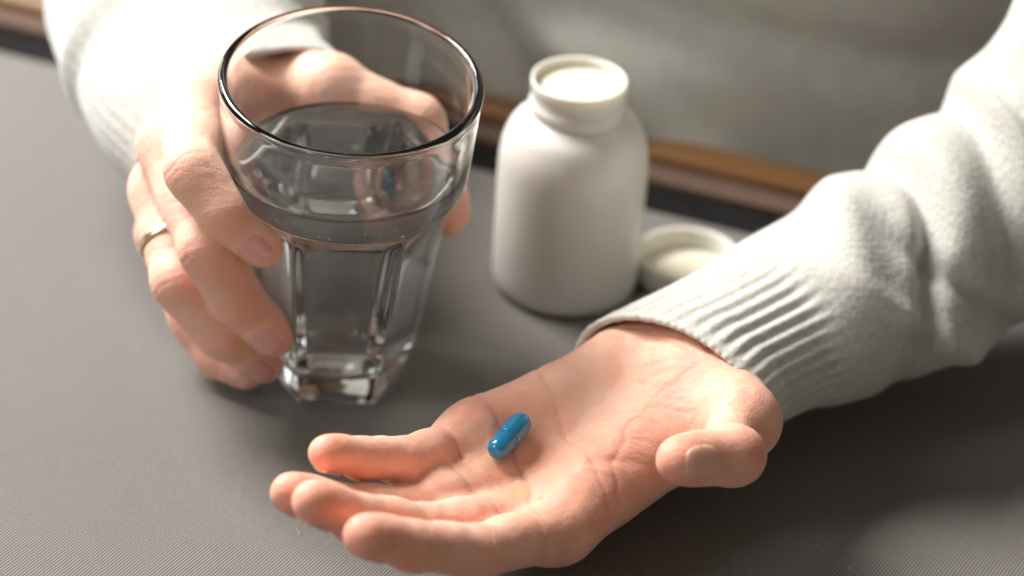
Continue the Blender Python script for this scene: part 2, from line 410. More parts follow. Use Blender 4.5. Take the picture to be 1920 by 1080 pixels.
def rcone(X, a, b, r1, r2):
    a = a.astype(np.float32); ba = (b - a).astype(np.float32); l2 = float(ba @ ba); rr = r1 - r2; a2 = l2 - rr * rr; il2 = 1 / l2
    pa = X - a; y = pa @ ba; z = y - l2
    x2 = ((pa * np.float32(l2) - y[..., None] * ba) ** 2).sum(-1); y2 = y * y * l2; z2 = z * z * l2
    k = np.sign(rr) * rr * rr * x2
    d = (np.sqrt(np.maximum(x2 * a2 * il2, 0)) + y * rr) * il2 - r1
    d = np.where(np.sign(z) * a2 * z2 > k, np.sqrt(x2 + z2) * il2 - r2, d)
    return np.where(np.sign(y) * a2 * y2 < k, np.sqrt(x2 + y2) * il2 - r1, d)
def ellips(X, c, axes, rad):
    q = (X - c.astype(np.float32)) @ np.array(axes, np.float32).T
    k0 = np.sqrt(((q / np.array(rad, np.float32)) ** 2).sum(-1)) + 1e-9
    k1 = np.sqrt(((q / np.array(rad, np.float32) ** 2) ** 2).sum(-1)) + 1e-9
    return k0 * (k0 - 1) / k1
unit = lambda v: np.asarray(v, float) / np.linalg.norm(v)
def perp(v, d): d = unit(d); v = np.asarray(v, float); return unit(v - (v @ d) * d)

def add(F, prims, k, root=None, kroot=0, m=.012, ksmall=.0008):
    """prims blended among themselves with k, then joined to the field; near `root` the joint is soft."""
    P = []
    for p in prims:
        if p[0] == 'c': P += [p[1] - p[3], p[1] + p[3], p[2] - p[4], p[2] + p[4]]
        else: R = max(p[3]); P += [p[1] - R, p[1] + R]
    P = np.array(P); sl, X = F.box(P.min(0), P.max(0), m)
    d = None
    for p in prims:
        e = rcone(X, p[1], p[2], p[3], p[4]) if p[0] == 'c' else ellips(X, p[1], p[2], p[3])
        kk = p[5] if len(p) > 5 else k
        d = e if d is None else smin(d, e, kk)
    if root is None: kj = kroot
    else: kj = ksmall + kroot * np.exp(-(((X - np.asarray(root, np.float32)) ** 2).sum(-1)) / .021 ** 2)
    F.D[sl] = smin(F.D[sl], d, kj)
def finger_prims(J, R, pn, dors=1.0, pad=1.0, fill=0):
    """J: MCP,PIP,DIP,TIP ; R radii ; pn: palmar normals of the three bones."""
    o = []
    for i in range(3):
        a, b = J[i], J[i + 1]; d = unit(b - a); n = perp(pn[i], d); s = np.cross(d, n)
        o.append(('c', a, b, R[i], R[i + 1]))
        L = np.linalg.norm(b - a)
        if fill and i < 2:
            rm = (R[i] + R[i + 1]) / 2; o.append(('e', (a + b) / 2 - n * rm * .05, (d, n, s), (L * .58, rm * fill, rm * fill), .004))
        if i == 0:
            c = a + d * L * .60 + n * R[1] * .24 * pad
            o.append(('e', c, (d, n, s), (L * .26, R[1] * .86, R[1] * .92), .004))
        if i == 1:
            c = a + d * L * .5 + n * R[2] * .24 * pad
            o.append(('e', c, (d, n, s), (L * .42, R[2] * .86, R[2] * .94), .003))
        if i == 2:
            c = a + d * L * .68 + n * R[3] * .22 * pad
            o.append(('e', c, (d, n, s), (L * .62, R[3] * .98, R[3] * 1.06), .003))
        if i > 0:    # knuckle on the back of the joint
            c = a - n * R[i] * .10 * dors
            o.append(('e', c, (d, n, s), (R[i] * 1.1, R[i] * .90, R[i] * .93), .005))
    return o

def surface(F):
    """naive surface nets."""
    D = F.D; S = D < 0; n = D.shape
    act = np.zeros((n[0] - 1, n[1] - 1, n[2] - 1), np.int8)
    for i in (0, 1):
        for j in (0, 1):
            for k in (0, 1): act += S[i:n[0] - 1 + i, j:n[1] - 1 + j, k:n[2] - 1 + k]
    cells = np.argwhere((act > 0) & (act < 8))
    idx = np.full(act.shape, -1, np.int32); idx[tuple(cells.T)] = np.arange(len(cells))
    acc = np.zeros((len(cells), 3)); cnt = np.zeros(len(cells))
    corners = [(i, j, k) for i in (0, 1) for j in (0, 1) for k in (0, 1)]
    for a in corners:
        for ax_ in range(3):
            if a[ax_]: continue
            b = list(a); b[ax_] = 1
            va = D[cells[:, 0] + a[0], cells[:, 1] + a[1], cells[:, 2] + a[2]]; vb = D[cells[:, 0] + b[0], cells[:, 1] + b[1], cells[:, 2] + b[2]]
            m = (va < 0) != (vb < 0); t = np.where(m, va / np.where(m, va - vb, 1), 0)
            p = np.array(a, float) + np.zeros((len(cells), 3)); p[:, ax_] += t
            acc[m] += p[m]; cnt[m] += 1
    vs = F.lo + (cells + acc / cnt[:, None]) * F.h
    faces = []
    for ax_ in range(3):
        b, c = (ax_ + 1) % 3, (ax_ + 2) % 3
        s0 = [slice(1, -1)] * 3; s0[ax_] = slice(0, n[ax_] - 1); s1 = list(s0); s1[ax_] = slice(1, n[ax_])
        A, B = S[tuple(s0)], S[tuple(s1)]
        e = np.argwhere(A != B); off = np.ones(3, int); off[ax_] = 0; e2 = e + off
        def cell(db, dc):
            q = e2.copy(); q[:, b] += db; q[:, c] += dc
            return idx[np.clip(q[:, 0], 0, act.shape[0] - 1), np.clip(q[:, 1], 0, act.shape[1] - 1), np.clip(q[:, 2], 0, act.shape[2] - 1)]
        q = np.stack([cell(-1, -1), cell(0, -1), cell(0, 0), cell(-1, 0)], -1)
        ins = A[tuple(e.T)]
        q[~ins] = q[~ins][:, ::-1]
        faces.append(q[(q >= 0).all(1)])
    faces = np.concatenate(faces)
    for _ in range(2):
        g = F.grad(vs); vs = vs - np.clip(F.samp(vs), -F.h, F.h)[:, None] * g * .8
    return vs, faces
def segdist(P, a, b):
    ab = b - a; t = np.clip((P - a) @ ab / (ab @ ab), 0, 1); return np.linalg.norm(P - (a + t[:, None] * ab), axis=1), t
def polydist(P, pts):
    return np.min([segdist(P, np.array(a), np.array(b))[0] for a, b in zip(pts, pts[1:])], axis=0)
def wob(P, f, seed):
    r = np.random.default_rng(seed); o = 0
    for _ in range(6):
        d = r.normal(size=3); o = o + np.sin(P @ unit(d) * f * r.uniform(.6, 1.7) + r.uniform(0, 6.3))
    return o / 6

# ---- the open hand -------------------------------------------------------------------------------
LJ = {'index': [V(.0190, -.1045, .0265), V(-.0066, -.1343, .0405), V(-.0235, -.1463, .0516), V(-.0367, -.1542, .0600)],
      'middle': [V(.0081, -.0937, .0205), V(-.0219, -.1214, .0371), V(-.0399, -.1350, .0510), V(-.0522, -.1432, .0622)],
      'ring': [V(-.0022, -.0791, .0225), V(-.0298, -.1075, .0325), V(-.0472, -.1213, .0440), V(-.0599, -.1303, .0546)],
      'pinky': [V(-.0114, -.0660, .0280), V(-.0306, -.0905, .0390), V(-.0419, -.1027, .0484), V(-.0515, -.1125, .0563)]}
LR = {'index': (.0089, .0076, .0067, .0058), 'middle': (.0096, .0078, .0068, .0059), 'ring': (.0092, .0074, .0065, .0057), 'pinky': (.0086, .0066, .0057, .0050)}
LT = [V(.0672, -.0330, .0330), V(.0731, -.0711, .0475), V(.0690, -.0985, .0545), V(.0530, -.1110, .0610)]
LTR = (.0140, .0106, .0089, .0069)
LW = V(.0526, -.0252, .0320)
pa_ = unit(LJ['middle'][0] - LW); pl = perp(LJ['index'][0] - LJ['pinky'][0], pa_); pnrm = np.cross(pl, pa_)
if pnrm[2] < 0: pnrm = -pnrm
H = .0008
FL = Field((-.072, -.172, -.004), (.135, .045, .085), H)
car = {'index': LW + pl * .013, 'middle': LW + pl * .005, 'ring': LW - pl * .003, 'pinky': LW - pl * .009 - pnrm * .003}
palm = []
for f in ('index', 'middle', 'ring', 'pinky'):
    palm.append(('c', LJ[f][0], car[f], .0100 if f != 'pinky' else .0098, .0135))
hyp0, hyp1 = LW - pl * .0105 + pa_ * .010 - pnrm * .001, LJ['pinky'][0] + pnrm * .0000 - pa_ * .010 + pl * .002
palm += [('c', hyp0, hyp1, .0135, .0098, .008)]
palm += [('c', LT[0] - pl * .005, LT[1], .0160, LTR[1] * 1.08, .008)]
palm += [('e', LT[0] * .48 + LT[1] * .52 - pl * .008 - pnrm * .001, (unit(LT[1] - LT[0]), pnrm, np.cross(unit(LT[1] - LT[0]), pnrm)), (.026, .0155, .0165), .010)]
# mounds under the fingers
for f in ('index', 'middle', 'ring', 'pinky'):
    palm += [('e', LJ[f][0] + pnrm * .0028 - pa_ * .002, (pa_, pl, pnrm), (.0115, .0095, .0088), .005)]
# web between thumb and forefinger
palm += [('c', LT[0] * .35 + LT[1] * .65 - pl * .006 - pnrm * .006, LJ['index'][0] + (LW - LJ['index'][0]) * .33 + pl * .002, .0085, .0085, .012)]
palm += [('c', LT[1] * .8 + LT[0] * .2 - pl * .010 - pnrm * .010, LJ['index'][0] + (LW - LJ['index'][0]) * .18, .0060, .0075, .012)]
# wrist and forearm
ELB = [LW, V(.0800, -.0030, .0365), V(.116, .019, .042)]
for s in (-1, 1):
    palm += [('c', LW + pl * s * .009 + pa_ * .006, ELB[1] + pl * s * .007, .0140, .0140, .012), ('c', ELB[1] + pl * s * .007, ELB[2] + pl * s * .008, .0140, .016, .012)]
add(FL, palm, .007, None, .001)
Lpn = {}
for f in ('pinky', 'ring', 'middle', 'index'):
    J = LJ[f]; pn = []
    for i in range(3):
        d = J[i + 1] - J[i]; pn.append(perp(pnrm + V(.18, .30, .1) * 1.0, d))
    Lpn[f] = pn
    add(FL, finger_prims(J, LR[f], pn), .0035, J[0] * .62 + J[1] * .38, .0065)
tn = perp(V(.42, -.72, .40), LT[3] - LT[2])                      # thumb nail faces this way
tpn = [-perp(V(.9, -.2, .3), LT[1] - LT[0]), -perp(V(.62, -.5, .5), LT[2] - LT[1]), -tn]
tp = finger_prims(LT, LTR, tpn, 1.0, .9)
add(FL, tp[3:] + [('c', LT[0] * .3 + LT[1] * .7, LT[1], LTR[1], LTR[1])], .004, LT[1], .009)

def hand_mesh(F, J, R, pn, T, TR, tpn, left):
    vs, fs = surface(F)
    n = len(vs); N = F.grad(vs, .0012)
    red = np.zeros(n); cre = np.zeros(n); pale = np.zeros(n); yel = np.zeros(n); disp = np.zeros(n)
    chains = [(J[f], R[f], pn[f]) for f in J] + [(T, TR, tpn)]
    own = np.argmin([np.min([segdist(vs, c[0][i], c[0][i + 1])[0] - c[1][i + 1] for i in range(3)], 0) for c in chains], 0)
    for ci, (c, r, p) in enumerate(chains):
        me_ = own == ci
        tipd = np.linalg.norm(vs - c[3], axis=1)
        red += np.where(me_, .42 * np.exp(-(tipd / .013) ** 2), 0)
        for i in (1, 2):   # joint creases (palm side) and knuckle wrinkles (back)
            d = unit(unit(c[i + 1] - c[i]) + unit(c[i] - c[i - 1])); q = (vs - c[i]) @ d; nn = perp(p[i], d)
            side = (N @ nn); close = me_ & (np.linalg.norm(vs - c[i], axis=1) < r[i] * 2.2)
            for o, wgt in ((0, 1), (.0021, .55), (-.0024, .4)):
                qq = q - o - .0005 * np.sin(((vs - c[i]) @ np.cross(d, nn)) * 600 + ci)
                g = np.exp(-(qq / .00062) ** 2) * close
                disp -= .00026 * wgt * g * np.clip(side + .25, 0, 1); cre += .22 * wgt * g * np.clip(side + .15, 0, 1)
                if i == 1 or ci == 4: disp -= .00022 * g * np.clip(-side, 0, 1) * wgt; cre += .22 * wgt * g * np.clip(-side, 0, 1)
            red += close * .34 * np.exp(-(q / .006) ** 2) * np.clip(-side + .2, 0, 1)
            pale += close * .18 * np.exp(-((q - .010) / .008) ** 2) * np.clip(side, 0, 1)
        if ci < 4:   # crease where the finger meets the palm
            d = unit(c[1] - c[0]); q = (vs - c[0]) @ d - np.linalg.norm(c[1] - c[0]) * .44; nn = perp(p[0], d)
            close = np.linalg.norm(vs - (c[0] * .56 + c[1] * .44), axis=1) < r[0] * 1.7
            side = N @ nn
            for o, wgt in ((0, 1), (.0022, .45)):
                g = np.exp(-((q - o) / .0007) ** 2) * close * np.clip(side + .3, 0, 1) * me_
                disp -= (.0009 if ci == 3 else .0006) * wgt * g; cre += .38 * wgt * g
    return vs, fs, N, red, cre, pale, yel, disp
lv, lf, lN, red, cre, pale, yel, disp = hand_mesh(FL, LJ, LR, Lpn, LT, LTR, tpn, True)
U = (lv - LW) @ pl; W_ = (lv - LW) @ pa_; up = np.clip(lN @ pnrm, 0, 1)   # palm coordinates: across (thumb side +), along (fingers +)
Pm = np.stack([U, W_, 0 * U], -1)
def line(pts, w, dep, c, seed):
    global disp, cre
    r = np.random.default_rng(seed)
    q = Pm.copy(); q[:, 0] += .0006 * np.sin(W_ * 420 + seed) + .0004 * np.sin(W_ * 900 + seed * 2)
    d = polydist(q, [V(a, b, 0) for a, b in pts]); g = np.exp(-(d / w) ** 2) * np.clip(up * 1.6 - .25, 0, 1)
    disp -= dep * g; cre += c * g
mcp = {f: (float((LJ[f][0] - LW) @ pl), float((LJ[f][0] - LW) @ pa_)) for f in LJ}
iu, iw = mcp['index']; mu, mw = mcp['middle']; ru, rw = mcp['ring']; pu, pw = mcp['pinky']
line([(pu - .010, pw - .014), (pu, pw - .010), (ru, rw - .009), (mu - .001, mw - .004), (mu + .006, mw + .004)], .0008, .00045, .32, 3)       # heart line
line([(iu + .012, iw - .010), (iu, iw - .020), (mu, mw - .026), (ru - .004, rw - .036), (pu - .004, pw - .042)], .0007, .00036, .24, 5)       # head line
line([(iu + .014, iw - .012), (iu + .004, iw - .024), (iu - .002, iw - .042), (iu - .001, iw - .058), (iu + .006, iw - .070)], .0009, .00034, .22, 8)  # life line
line([(mu - .002, mw - .010), (mu - .004, mw - .03), (mu - .003, mw - .055)], .0007, .0002, .08, 9)
line([(-.016, .004), (0, .0015), (.016, .004), (.022, .008)], .0008, .0005, .35, 10)
line([(-.016, .010), (0, .007), (.018, .011)], .0007, .0003, .22, 11)
line([(.013, .064), (.018, .060), (.027, .051)], .0018, .0005, .20, 14)
line([(.012, .068), (.019, .064)], .0012, -.0004, .0, 15)
line([(.0165, .002), (.019, .000), (.024, -.003)], .0007, .0004, .3, 16)
r_ = np.random.default_rng(12)
for _ in range(80):      # fine wrinkles over the ball of the thumb and the middle of the palm
    a0 = r_.uniform(.000, .020); b0 = r_.uniform(.008, .058); an = r_.normal(.55, .35); L = r_.uniform(.004, .011)
    line([(a0, b0), (a0 + L * math.cos(an), b0 - L * math.sin(an) * .6)], .00055, .00013, .10, int(r_.integers(1000)))
for (a0, b0) in ((iu - .006, iw - .004), (mu - .004, mw - .002), (ru - .002, rw - .002)):
    for _ in range(7):
        an = r_.normal(1.2, .5); L = r_.uniform(.003, .007); x0, y0 = a0 + r_.normal(0, .004), b0 + r_.normal(0, .004)
        line([(x0, y0), (x0 + L * math.cos(an), y0 + L * math.sin(an))], .0005, .00014, .12, int(r_.integers(1000)))
def spot(u_, w_, su, sw): return np.exp(-((U - u_) / su) ** 2 - ((W_ - w_) / sw) ** 2) * up
red += .50 * spot(iu + .001, iw - .058, .006, .014) + .35 * spot(iu, iw - .042, .008, .010) + .30 * spot(iu - .001, iw - .028, .008, .010) + .22 * spot(pu - .004, pw - .004, .010, .011) + .20 * spot(iu + .004, iw - .004, .010, .010) + .20 * spot(mu, mw - .012, .012, .010)
pale += .55 * spot(.004, .036, .014, .020) + .30 * spot(-.012, .03, .012, .02)
yel += .60 * spot(mu - .002, mw + .0005, .0042, .0034) + .52 * spot(ru - .001, rw + .001, .0040, .0034) + .16 * spot(mu + .006, mw - .018, .005, .004)
disp += .00035 * wob(lv, 260, 1) + .00012 * wob(lv, 900, 2)
lv2 = lv + lN * disp[:, None]
# ---- the hand round the glass ---------------------------------------------------------------------
RJ = {'index': [V(-.1086, .0240, .0943), V(-.1035, -.0180, .0935), V(-.0920, -.0252, .0833), V(-.0804, -.0269, .0726)],
      'middle': [V(-.1165, .0149, .0845), V(-.0985, -.0245, .0690), V(-.0895, -.0210, .0482), V(-.0778, -.0209, .0338)],
      'ring': [V(-.1200, .0173, .0657), V(-.1092, -.0161, .0500), V(-.0948, -.0185, .0325), V(-.0821, -.0157, .0189)],
      'pinky': [V(-.1195, .0201, .0469), V(-.1085, .0075, .0200), V(-.0990, -.0002, .0106), V(-.0885, -.0074, .0095)]}
RR = {'index': (.0098, .0077, .0071, .0062), 'middle': (.0098, .0078, .0072, .0063), 'ring': (.0092, .0075, .0069, .0060), 'pinky': (.0088, .0069, .0062, .0054)}
RT = [V(-.0950, .0840, .0740), V(-.0668, .0570, .0870), V(-.0343, .0513, .0774), V(-.0240, .0375, .0520)]
RTR = (.0125, .0100, .0090, .0078)
RW = V(-.104, .098, .060)
FR = Field((-.150, -.046, -.004), (-.004, .150, .116), H)
palm = []
rl = unit(RJ['index'][0] - RJ['pinky'][0])
for f, o in (('index', .014), ('middle', .005), ('ring', -.006), ('pinky', -.015)):
    palm.append(('c', RJ[f][0], RW + rl * o, .0105 if f != 'pinky' else .0100, .0145))
palm += [('c', RT[0], RT[1], .0125, RTR[1], .008)]
palm += [('c', RJ['index'][0] + V(.001, .022, -.009), RT[0] * .35 + RT[1] * .65 + V(-.002, 0, -.004), .0085, .0085, .012)]
palm += [('c', RJ['index'][0] + V(.002, .036, -.016), RT[0] * .6 + RT[1] * .4, .0105, .0105, .012)]
for s in (-1, 1): palm += [('c', RW + rl * s * .010, V(-.122, .140, .070) + rl * s * .010, .0150, .016, .012)]
add(FR, palm, .008, None, .001)
Rpn = {}
for f in ('pinky', 'ring', 'middle', 'index'):
    J = RJ[f]; pn = []
    for i in range(3):
        d = J[i + 1] - J[i]; pn.append(-perp(rho_out((J[i] + J[i + 1]) / 2) * (1, .8, .25)[i] + V(-.25, -.15, .25) + (V(-.25, -.8, .40) if i == 2 else V(0, -.2, .1)), d))
    Rpn[f] = pn
    add(FR, finger_prims(J, RR[f], pn, .6, .8, 1.06), .005, J[0] * .7 + J[1] * .3, .0075)
rtn = perp(rho_out(RT[3]), RT[3] - RT[2])
rtpn = [-perp(rho_out(RT[i]) + V(0, .2, .2), RT[i + 1] - RT[i]) for i in range(3)]
tp = finger_prims(RT, RTR, rtpn, 1.0, .8)
add(FR, tp[3:] + [('c', RT[0] * .3 + RT[1] * .7, RT[1], RTR[1], RTR[1])] + tp[2:3], .004, RT[1], .008)
# keep the flesh out of the glass
sl, X = FR.box((-.11, -.04, -.004), (-.01, .06, .116), 0)
g = W2G(X.reshape(-1, 3)); rr = np.hypot(g[:, 0], g[:, 1]); th_ = np.arctan2(g[:, 1], g[:, 0])
op = sorted([(h * KH, r) for r, h in outer]); ro = np.interp(g[:, 2], [a for a, _ in op], [b for _, b in op])
w = np.clip(1 - (g[:, 2] / KH - .0718) / .008, 0, 1); w = w * w * (3 - 2 * w)
t = (th_ - HEXA + math.pi / 6) % (math.pi / 3) - math.pi / 6
ro = w * ro * math.cos(math.pi / 6) / np.cos(t) + (1 - w) * ro
dg = (rr - ro - .00025).reshape(X.shape[:3]).astype(np.float32)
dg = np.where((g[:, 2] < -.001).reshape(dg.shape), .05, dg)
FR.D[sl] = -smin(-FR.D[sl], dg, .0012)
rv, rf, rN, red2, cre2, pale2, yel2, disp2 = hand_mesh(FR, RJ, RR, Rpn, RT, RTR, rtpn, False)
for f in RJ:
    red2 += .42 * np.exp(-(np.linalg.norm(rv - RJ[f][0], axis=1) / .013) ** 2) + .22 * np.exp(-(np.linalg.norm(rv - RJ[f][1], axis=1) / .010) ** 2)
pale2 += .40
gd = W2G(rv); far = np.hypot(gd[:, 0], gd[:, 1]) > .046
disp2 += (.0004 * wob(rv, 230, 4) + .00012 * wob(rv, 900, 5)) * far
disp2 = np.where(far, disp2, np.maximum(disp2 * .3, 0) * 0)
rv2 = rv + rN * disp2[:, None]

person = empty('person', (0, .32, 0)); tag(person, 'person in a pale knitted sweater, one hand on the tumbler, other palm open', 'person')
def P(o): o.parent = person; o.matrix_parent_inverse = Matrix.Translation(person.location).inverted(); return o
bv = np.concatenate([lv2, rv2]); bf = np.concatenate([lf, rf + len(lv2)])
me = mesh('body', bv, bf)
tint = np.zeros((len(me.vertices), 4), np.float32)
for k, (a, b) in enumerate(((red, red2), (cre, cre2), (pale, pale2), (yel, yel2))): tint[:, k] = np.clip(np.concatenate([a, b]), 0, .85)
at_ = me.attributes.new('tint', 'FLOAT_COLOR', 'POINT'); at_.data.foreach_set('color', tint.ravel())
body = P(link('body', me, M['skin'])); body['label'] = 'bare hands and wrists'

# ---- fingernails --------------------------------------------------------------------------------------
def nail(F, a, b, dors, width, r, s0=.50, s1=1.22, nu=15, nv=25, edge=True):
    """plate on the back of the last bone a->b, following the finger's surface."""
    d = unit(b - a); L = np.linalg.norm(b - a); n = perp(dors, d); s = np.cross(d, n)
    u_ = np.linspace(-1, 1, nu); v_ = np.linspace(0, 1, nv)
    Pn, E = [], []
    for v in v_:
        # outline: rounded cuticle end, gently curved free edge
        wv = math.sqrt(max(0, 1 - max(0, (.40 - v) / .40) ** 2.2)) * (1 if v < .7 else 1 - (.16 if edge else .45) * ((v - .7) / .3) ** 2)
        for q in u_:
            an = q * wv * width / r * .5
            ax_pos = a + d * L * (s0 + (s1 - s0) * (v - .06 * q * q * (1 if v > .5 else -.6)))
            Pn.append((ax_pos, math.cos(an) * n + math.sin(an) * s)); E.append(min(1, (1 - abs(q)) * 5, v * 7, (1 - v) * 14))
    c = np.array([p for p, _ in Pn]); dr = np.array([e for _, e in Pn]); E = np.array(E)
    lo, hi = np.zeros(len(c)), np.full(len(c), r * 1.9)
    for _ in range(18):
        mid = (lo + hi) / 2; ins = F.samp(c + dr * mid[:, None]) < 0; lo = np.where(ins, mid, lo); hi = np.where(ins, hi, mid)
    Rr = np.minimum(lo, np.median(lo) * 1.25).reshape(nv, nu)
    # at the tip a nail runs straight on instead of following the fingertip down
    i0 = int(nv * .55)
    slope = (Rr[i0] - Rr[i0 - 4]) / 4
    for i in range(i0, nv): Rr[i] = np.maximum(Rr[i], Rr[i0] + slope * (i - i0) * 1.2 - .00003 * (i - i0) ** 2)
    Rr = Rr.ravel()
    top = c + dr * (Rr + (.00038 if edge else .0003) * E - .00022 * (1 - E))[:, None]; bot = c + dr * (Rr - .0005)[:, None]
    vs = np.concatenate([top, bot]); m_ = nu * nv
    f1 = ring_faces(nv, nu, False); f2 = f1[:, ::-1] + m_
    bd = [i for i in range(nu)] + [(i + 1) * nu - 1 for i in range(1, nv)] + [(nv - 1) * nu + i for i in range(nu - 2, -1, -1)] + [i * nu for i in range(nv - 2, 0, -1)]
    side = np.array([(bd[(k + 1) % len(bd)], bd[k], bd[k] + m_, bd[(k + 1) % len(bd)] + m_) for k in range(len(bd))])
    me = mesh('fingernail', vs, np.concatenate([f1, f2, side]))
    bm = bmesh.new(); bm.from_mesh(me); bmesh.ops.recalc_face_normals(bm, faces=bm.faces); bm.to_mesh(me); bm.free()
    me.materials.append(M['nail'] if edge else M['nail2']); me.materials.append(M['nail_tip'])
    for p in me.polygons:
        if edge and p.index < len(f1) * 2 and (p.index % len(f1)) // (nu - 1) >= nv - 3: p.material_index = 1
    o = bpy.data.objects.new('fingernail', me); COL.objects.link(o); o.parent = body
    return o
for f in RJ: nail(FR, RJ[f][2], RJ[f][3], -Rpn[f][2], RR[f][3] * 1.75, RR[f][3])
nail(FR, RT[2], RT[3], -rtpn[2], RTR[3] * 1.7, RTR[3])
for f in LJ: nail(FL, LJ[f][2], LJ[f][3], -Lpn[f][2], LR[f][3] * 1.7, LR[f][3], .5, 1.12)
nail(FL, LT[2], LT[3], tn, LTR[3] * 1.65, LTR[3], .60, 1.24, edge=False)

# ---- ring --------------------------------------------------------------------------------------------------
a, b = RJ['ring'][0], RJ['ring'][1]; d = unit(b - a); d = unit(d + V(.0, .0, .06)); c = a * .40 + b * .60
n = perp(V(0, 0, 1), d); s = np.cross(d, n); NT = 96; th = np.linspace(0, 2 * np.pi, NT, endpoint=False)
dr = np.cos(th)[:, None] * n + np.sin(th)[:, None] * s
lo, hi = np.zeros(NT), np.full(NT, .016)
for _ in range(18):
    mid = (lo + hi) / 2; ins = FR.samp(c + dr * mid[:, None]) < 0; lo = np.where(ins, mid, lo); hi = np.where(ins, hi, mid)
lo = np.minimum(lo, .0105); lo = np.convolve(np.concatenate([lo[-8:], lo, lo[:8]]), np.ones(9) / 9, 'same')[8:-8]
rows = []
for t in np.linspace(0, 2 * np.pi, 14, endpoint=False):
    rows.append(c + dr * (lo + .00045 + .00055 * math.cos(t))[:, None] + d * .00155 * math.sin(t))
rows.append(rows[0]); vs = np.concatenate(rows[:-1]); f = ring_faces(15, NT); f = f % (14 * NT)
rg = link('finger_ring', mesh('finger_ring', vs, f), M['gold']); tag(rg, 'thin plain gold ring on a finger of the hand holding the tumbler', 'ring')

# ------------------------------------------------------------------ sweater
def spline(pts, n):
    p = np.array(pts, float); p = np.concatenate([[2 * p[0] - p[1]], p, [2 * p[-1] - p[-2]]])
    o = []
    for t in np.linspace(0, len(pts) - 1 - 1e-9, n):
        i = int(t); f = t - i; a, b, c, d = p[i:i + 4]
        o.append(.5 * (2 * b + (c - a) * f + (2 * a - 5 * b + 4 * c - d) * f * f + (3 * b - a - 3 * c + d) * f ** 3))
    return np.array(o)
def sleeve(name, path, ra, rb, cufflen, ribs, folds, seed, ns=320, step=.0008, rot=0.0, fuzz=26000, ribamp=1.0, roll=0.0):
    """returns (cuff object, sleeve object); path runs from the wrist opening to the elbow and beyond."""
    q = spline(path, 900); dl = np.concatenate([[0], np.cumsum(np.linalg.norm(np.diff(q, axis=0), axis=1))])
    S = dl[-1]; n = int(S / step); ss = np.linspace(0, S, n)
    C = np.stack([np.interp(ss, dl, q[:, k]) for k in range(3)], -1)
    tt = np.linspace(0, 1, len(ra)); A = np.interp(np.linspace(0, 1, 900), tt, ra); B = np.interp(np.linspace(0, 1, 900), tt, rb)
    A = np.interp(ss, dl, A); B = np.interp(ss, dl, B)
    T = np.gradient(C, axis=0); T /= np.linalg.norm(T, axis=1, keepdims=True)
    e1 = np.cross(T, V(0, 0, 1)); e1 /= np.linalg.norm(e1, axis=1, keepdims=True); e2 = np.cross(e1, T)
    ro = (roll * np.exp(-(ss / .06) ** 2))[:, None]; e1, e2 = e1 * np.cos(ro) + e2 * np.sin(ro), e2 * np.cos(ro) - e1 * np.sin(ro)
    th = np.linspace(0, 2 * np.pi, ns, endpoint=False)
    SS, TH = np.meshgrid(ss, th, indexing='ij')
    k = np.clip((SS - cufflen) / .012, 0, 1); k = k * k * (3 - 2 * k)
    wig = .10 * np.sin(SS * 150 + seed) + .07 * np.sin(SS * 61 + 2 * np.sin(TH * 2))
    rib = np.cos(TH * ribs + wig * 3); rib = np.sign(rib) * np.abs(rib) ** .75
    amp = .00052 * ribamp * (1 + .35 * np.sin(TH * 5 + seed)) * (1 - .75 * np.exp(-(SS / .004) ** 2))
    d = rib * amp * (1 - k)
    d += .0030 * k * 1.0 - .0030 * np.exp(-((SS - cufflen * .55) / (cufflen * .5)) ** 2) * .25
    P3 = C[:, None] + A[:, None, None] * 0
    for (s0, slant, th0, span, w, amp_, ph) in folds:
        ang_ = np.angle(np.exp(1j * (TH - th0)))
        z = (SS - s0 - slant * np.sin(ang_) - .004 * np.sin(2 * ang_ + ph)) / w
        d += amp_ * np.exp(-z ** 2) * np.exp(-(ang_ / span) ** 2)
    r = np.random.default_rng(seed)
    for _ in range(7):
        f1, f2 = r.uniform(30, 110), r.integers(1, 5); d += .0004 * k * np.sin(SS * f1 + f2 * TH + r.uniform(0, 6))
    Q = C[:, None] + e1[:, None] * ((A[:, None] + d) * np.cos(TH + rot))[..., None] + e2[:, None] * ((B[:, None] + d) * np.sin(TH + rot))[..., None]
    ic = int(cufflen / step) + 8
    # inner face of the cuff and rounded cast-on edge
    thick = .0026; inn_ = []
    for j, (o, s_) in enumerate(((-.0002, -.0006), (-.0008, -.0011), (-.0016, -.0011), (-.0023, -.0005))):
        bead = .00035 * np.abs(np.cos(th * ribs)) if j in (0, 1, 2) else 0
        inn_.append(C[0] + T[0] * (s_ - 1.4 * bead)[:, None] * 1.0 + e1[0] * ((A[0] + d[0] + o + bead) * np.cos(th + rot))[:, None] + e2[0] * ((B[0] + d[0] + o + bead) * np.sin(th + rot))[:, None] if not np.isscalar(bead) else
                    C[0] + T[0] * s_ + e1[0] * ((A[0] + d[0] + o) * np.cos(th + rot))[:, None] + e2[0] * ((B[0] + d[0] + o) * np.sin(th + rot))[:, None])
    ins = [C[i] + e1[i] * ((A[i] - thick) * np.cos(th + rot))[:, None] + e2[i] * ((B[i] - thick) * np.sin(th + rot))[:, None] for i in range(0, min(n, ic + 40), 4)]
    cu_rows = ins[::-1] + inn_[::-1] + [Q[i] for i in range(ic)]
    co_ = link('cuff', mesh('cuff', np.concatenate(cu_rows), ring_faces(len(cu_rows), ns, flip=True)), M['knit'])
    sr = [Q[i] for i in range(ic - 1, n)]
    so = link('sleeve', mesh('sleeve', np.concatenate(sr), ring_faces(len(sr), ns, flip=True)), M['knit'])
    # loose fibres standing off the yarn
    m_ = fuzz; ii = r.integers(2, n - 3, m_); jj = r.integers(0, ns, m_)
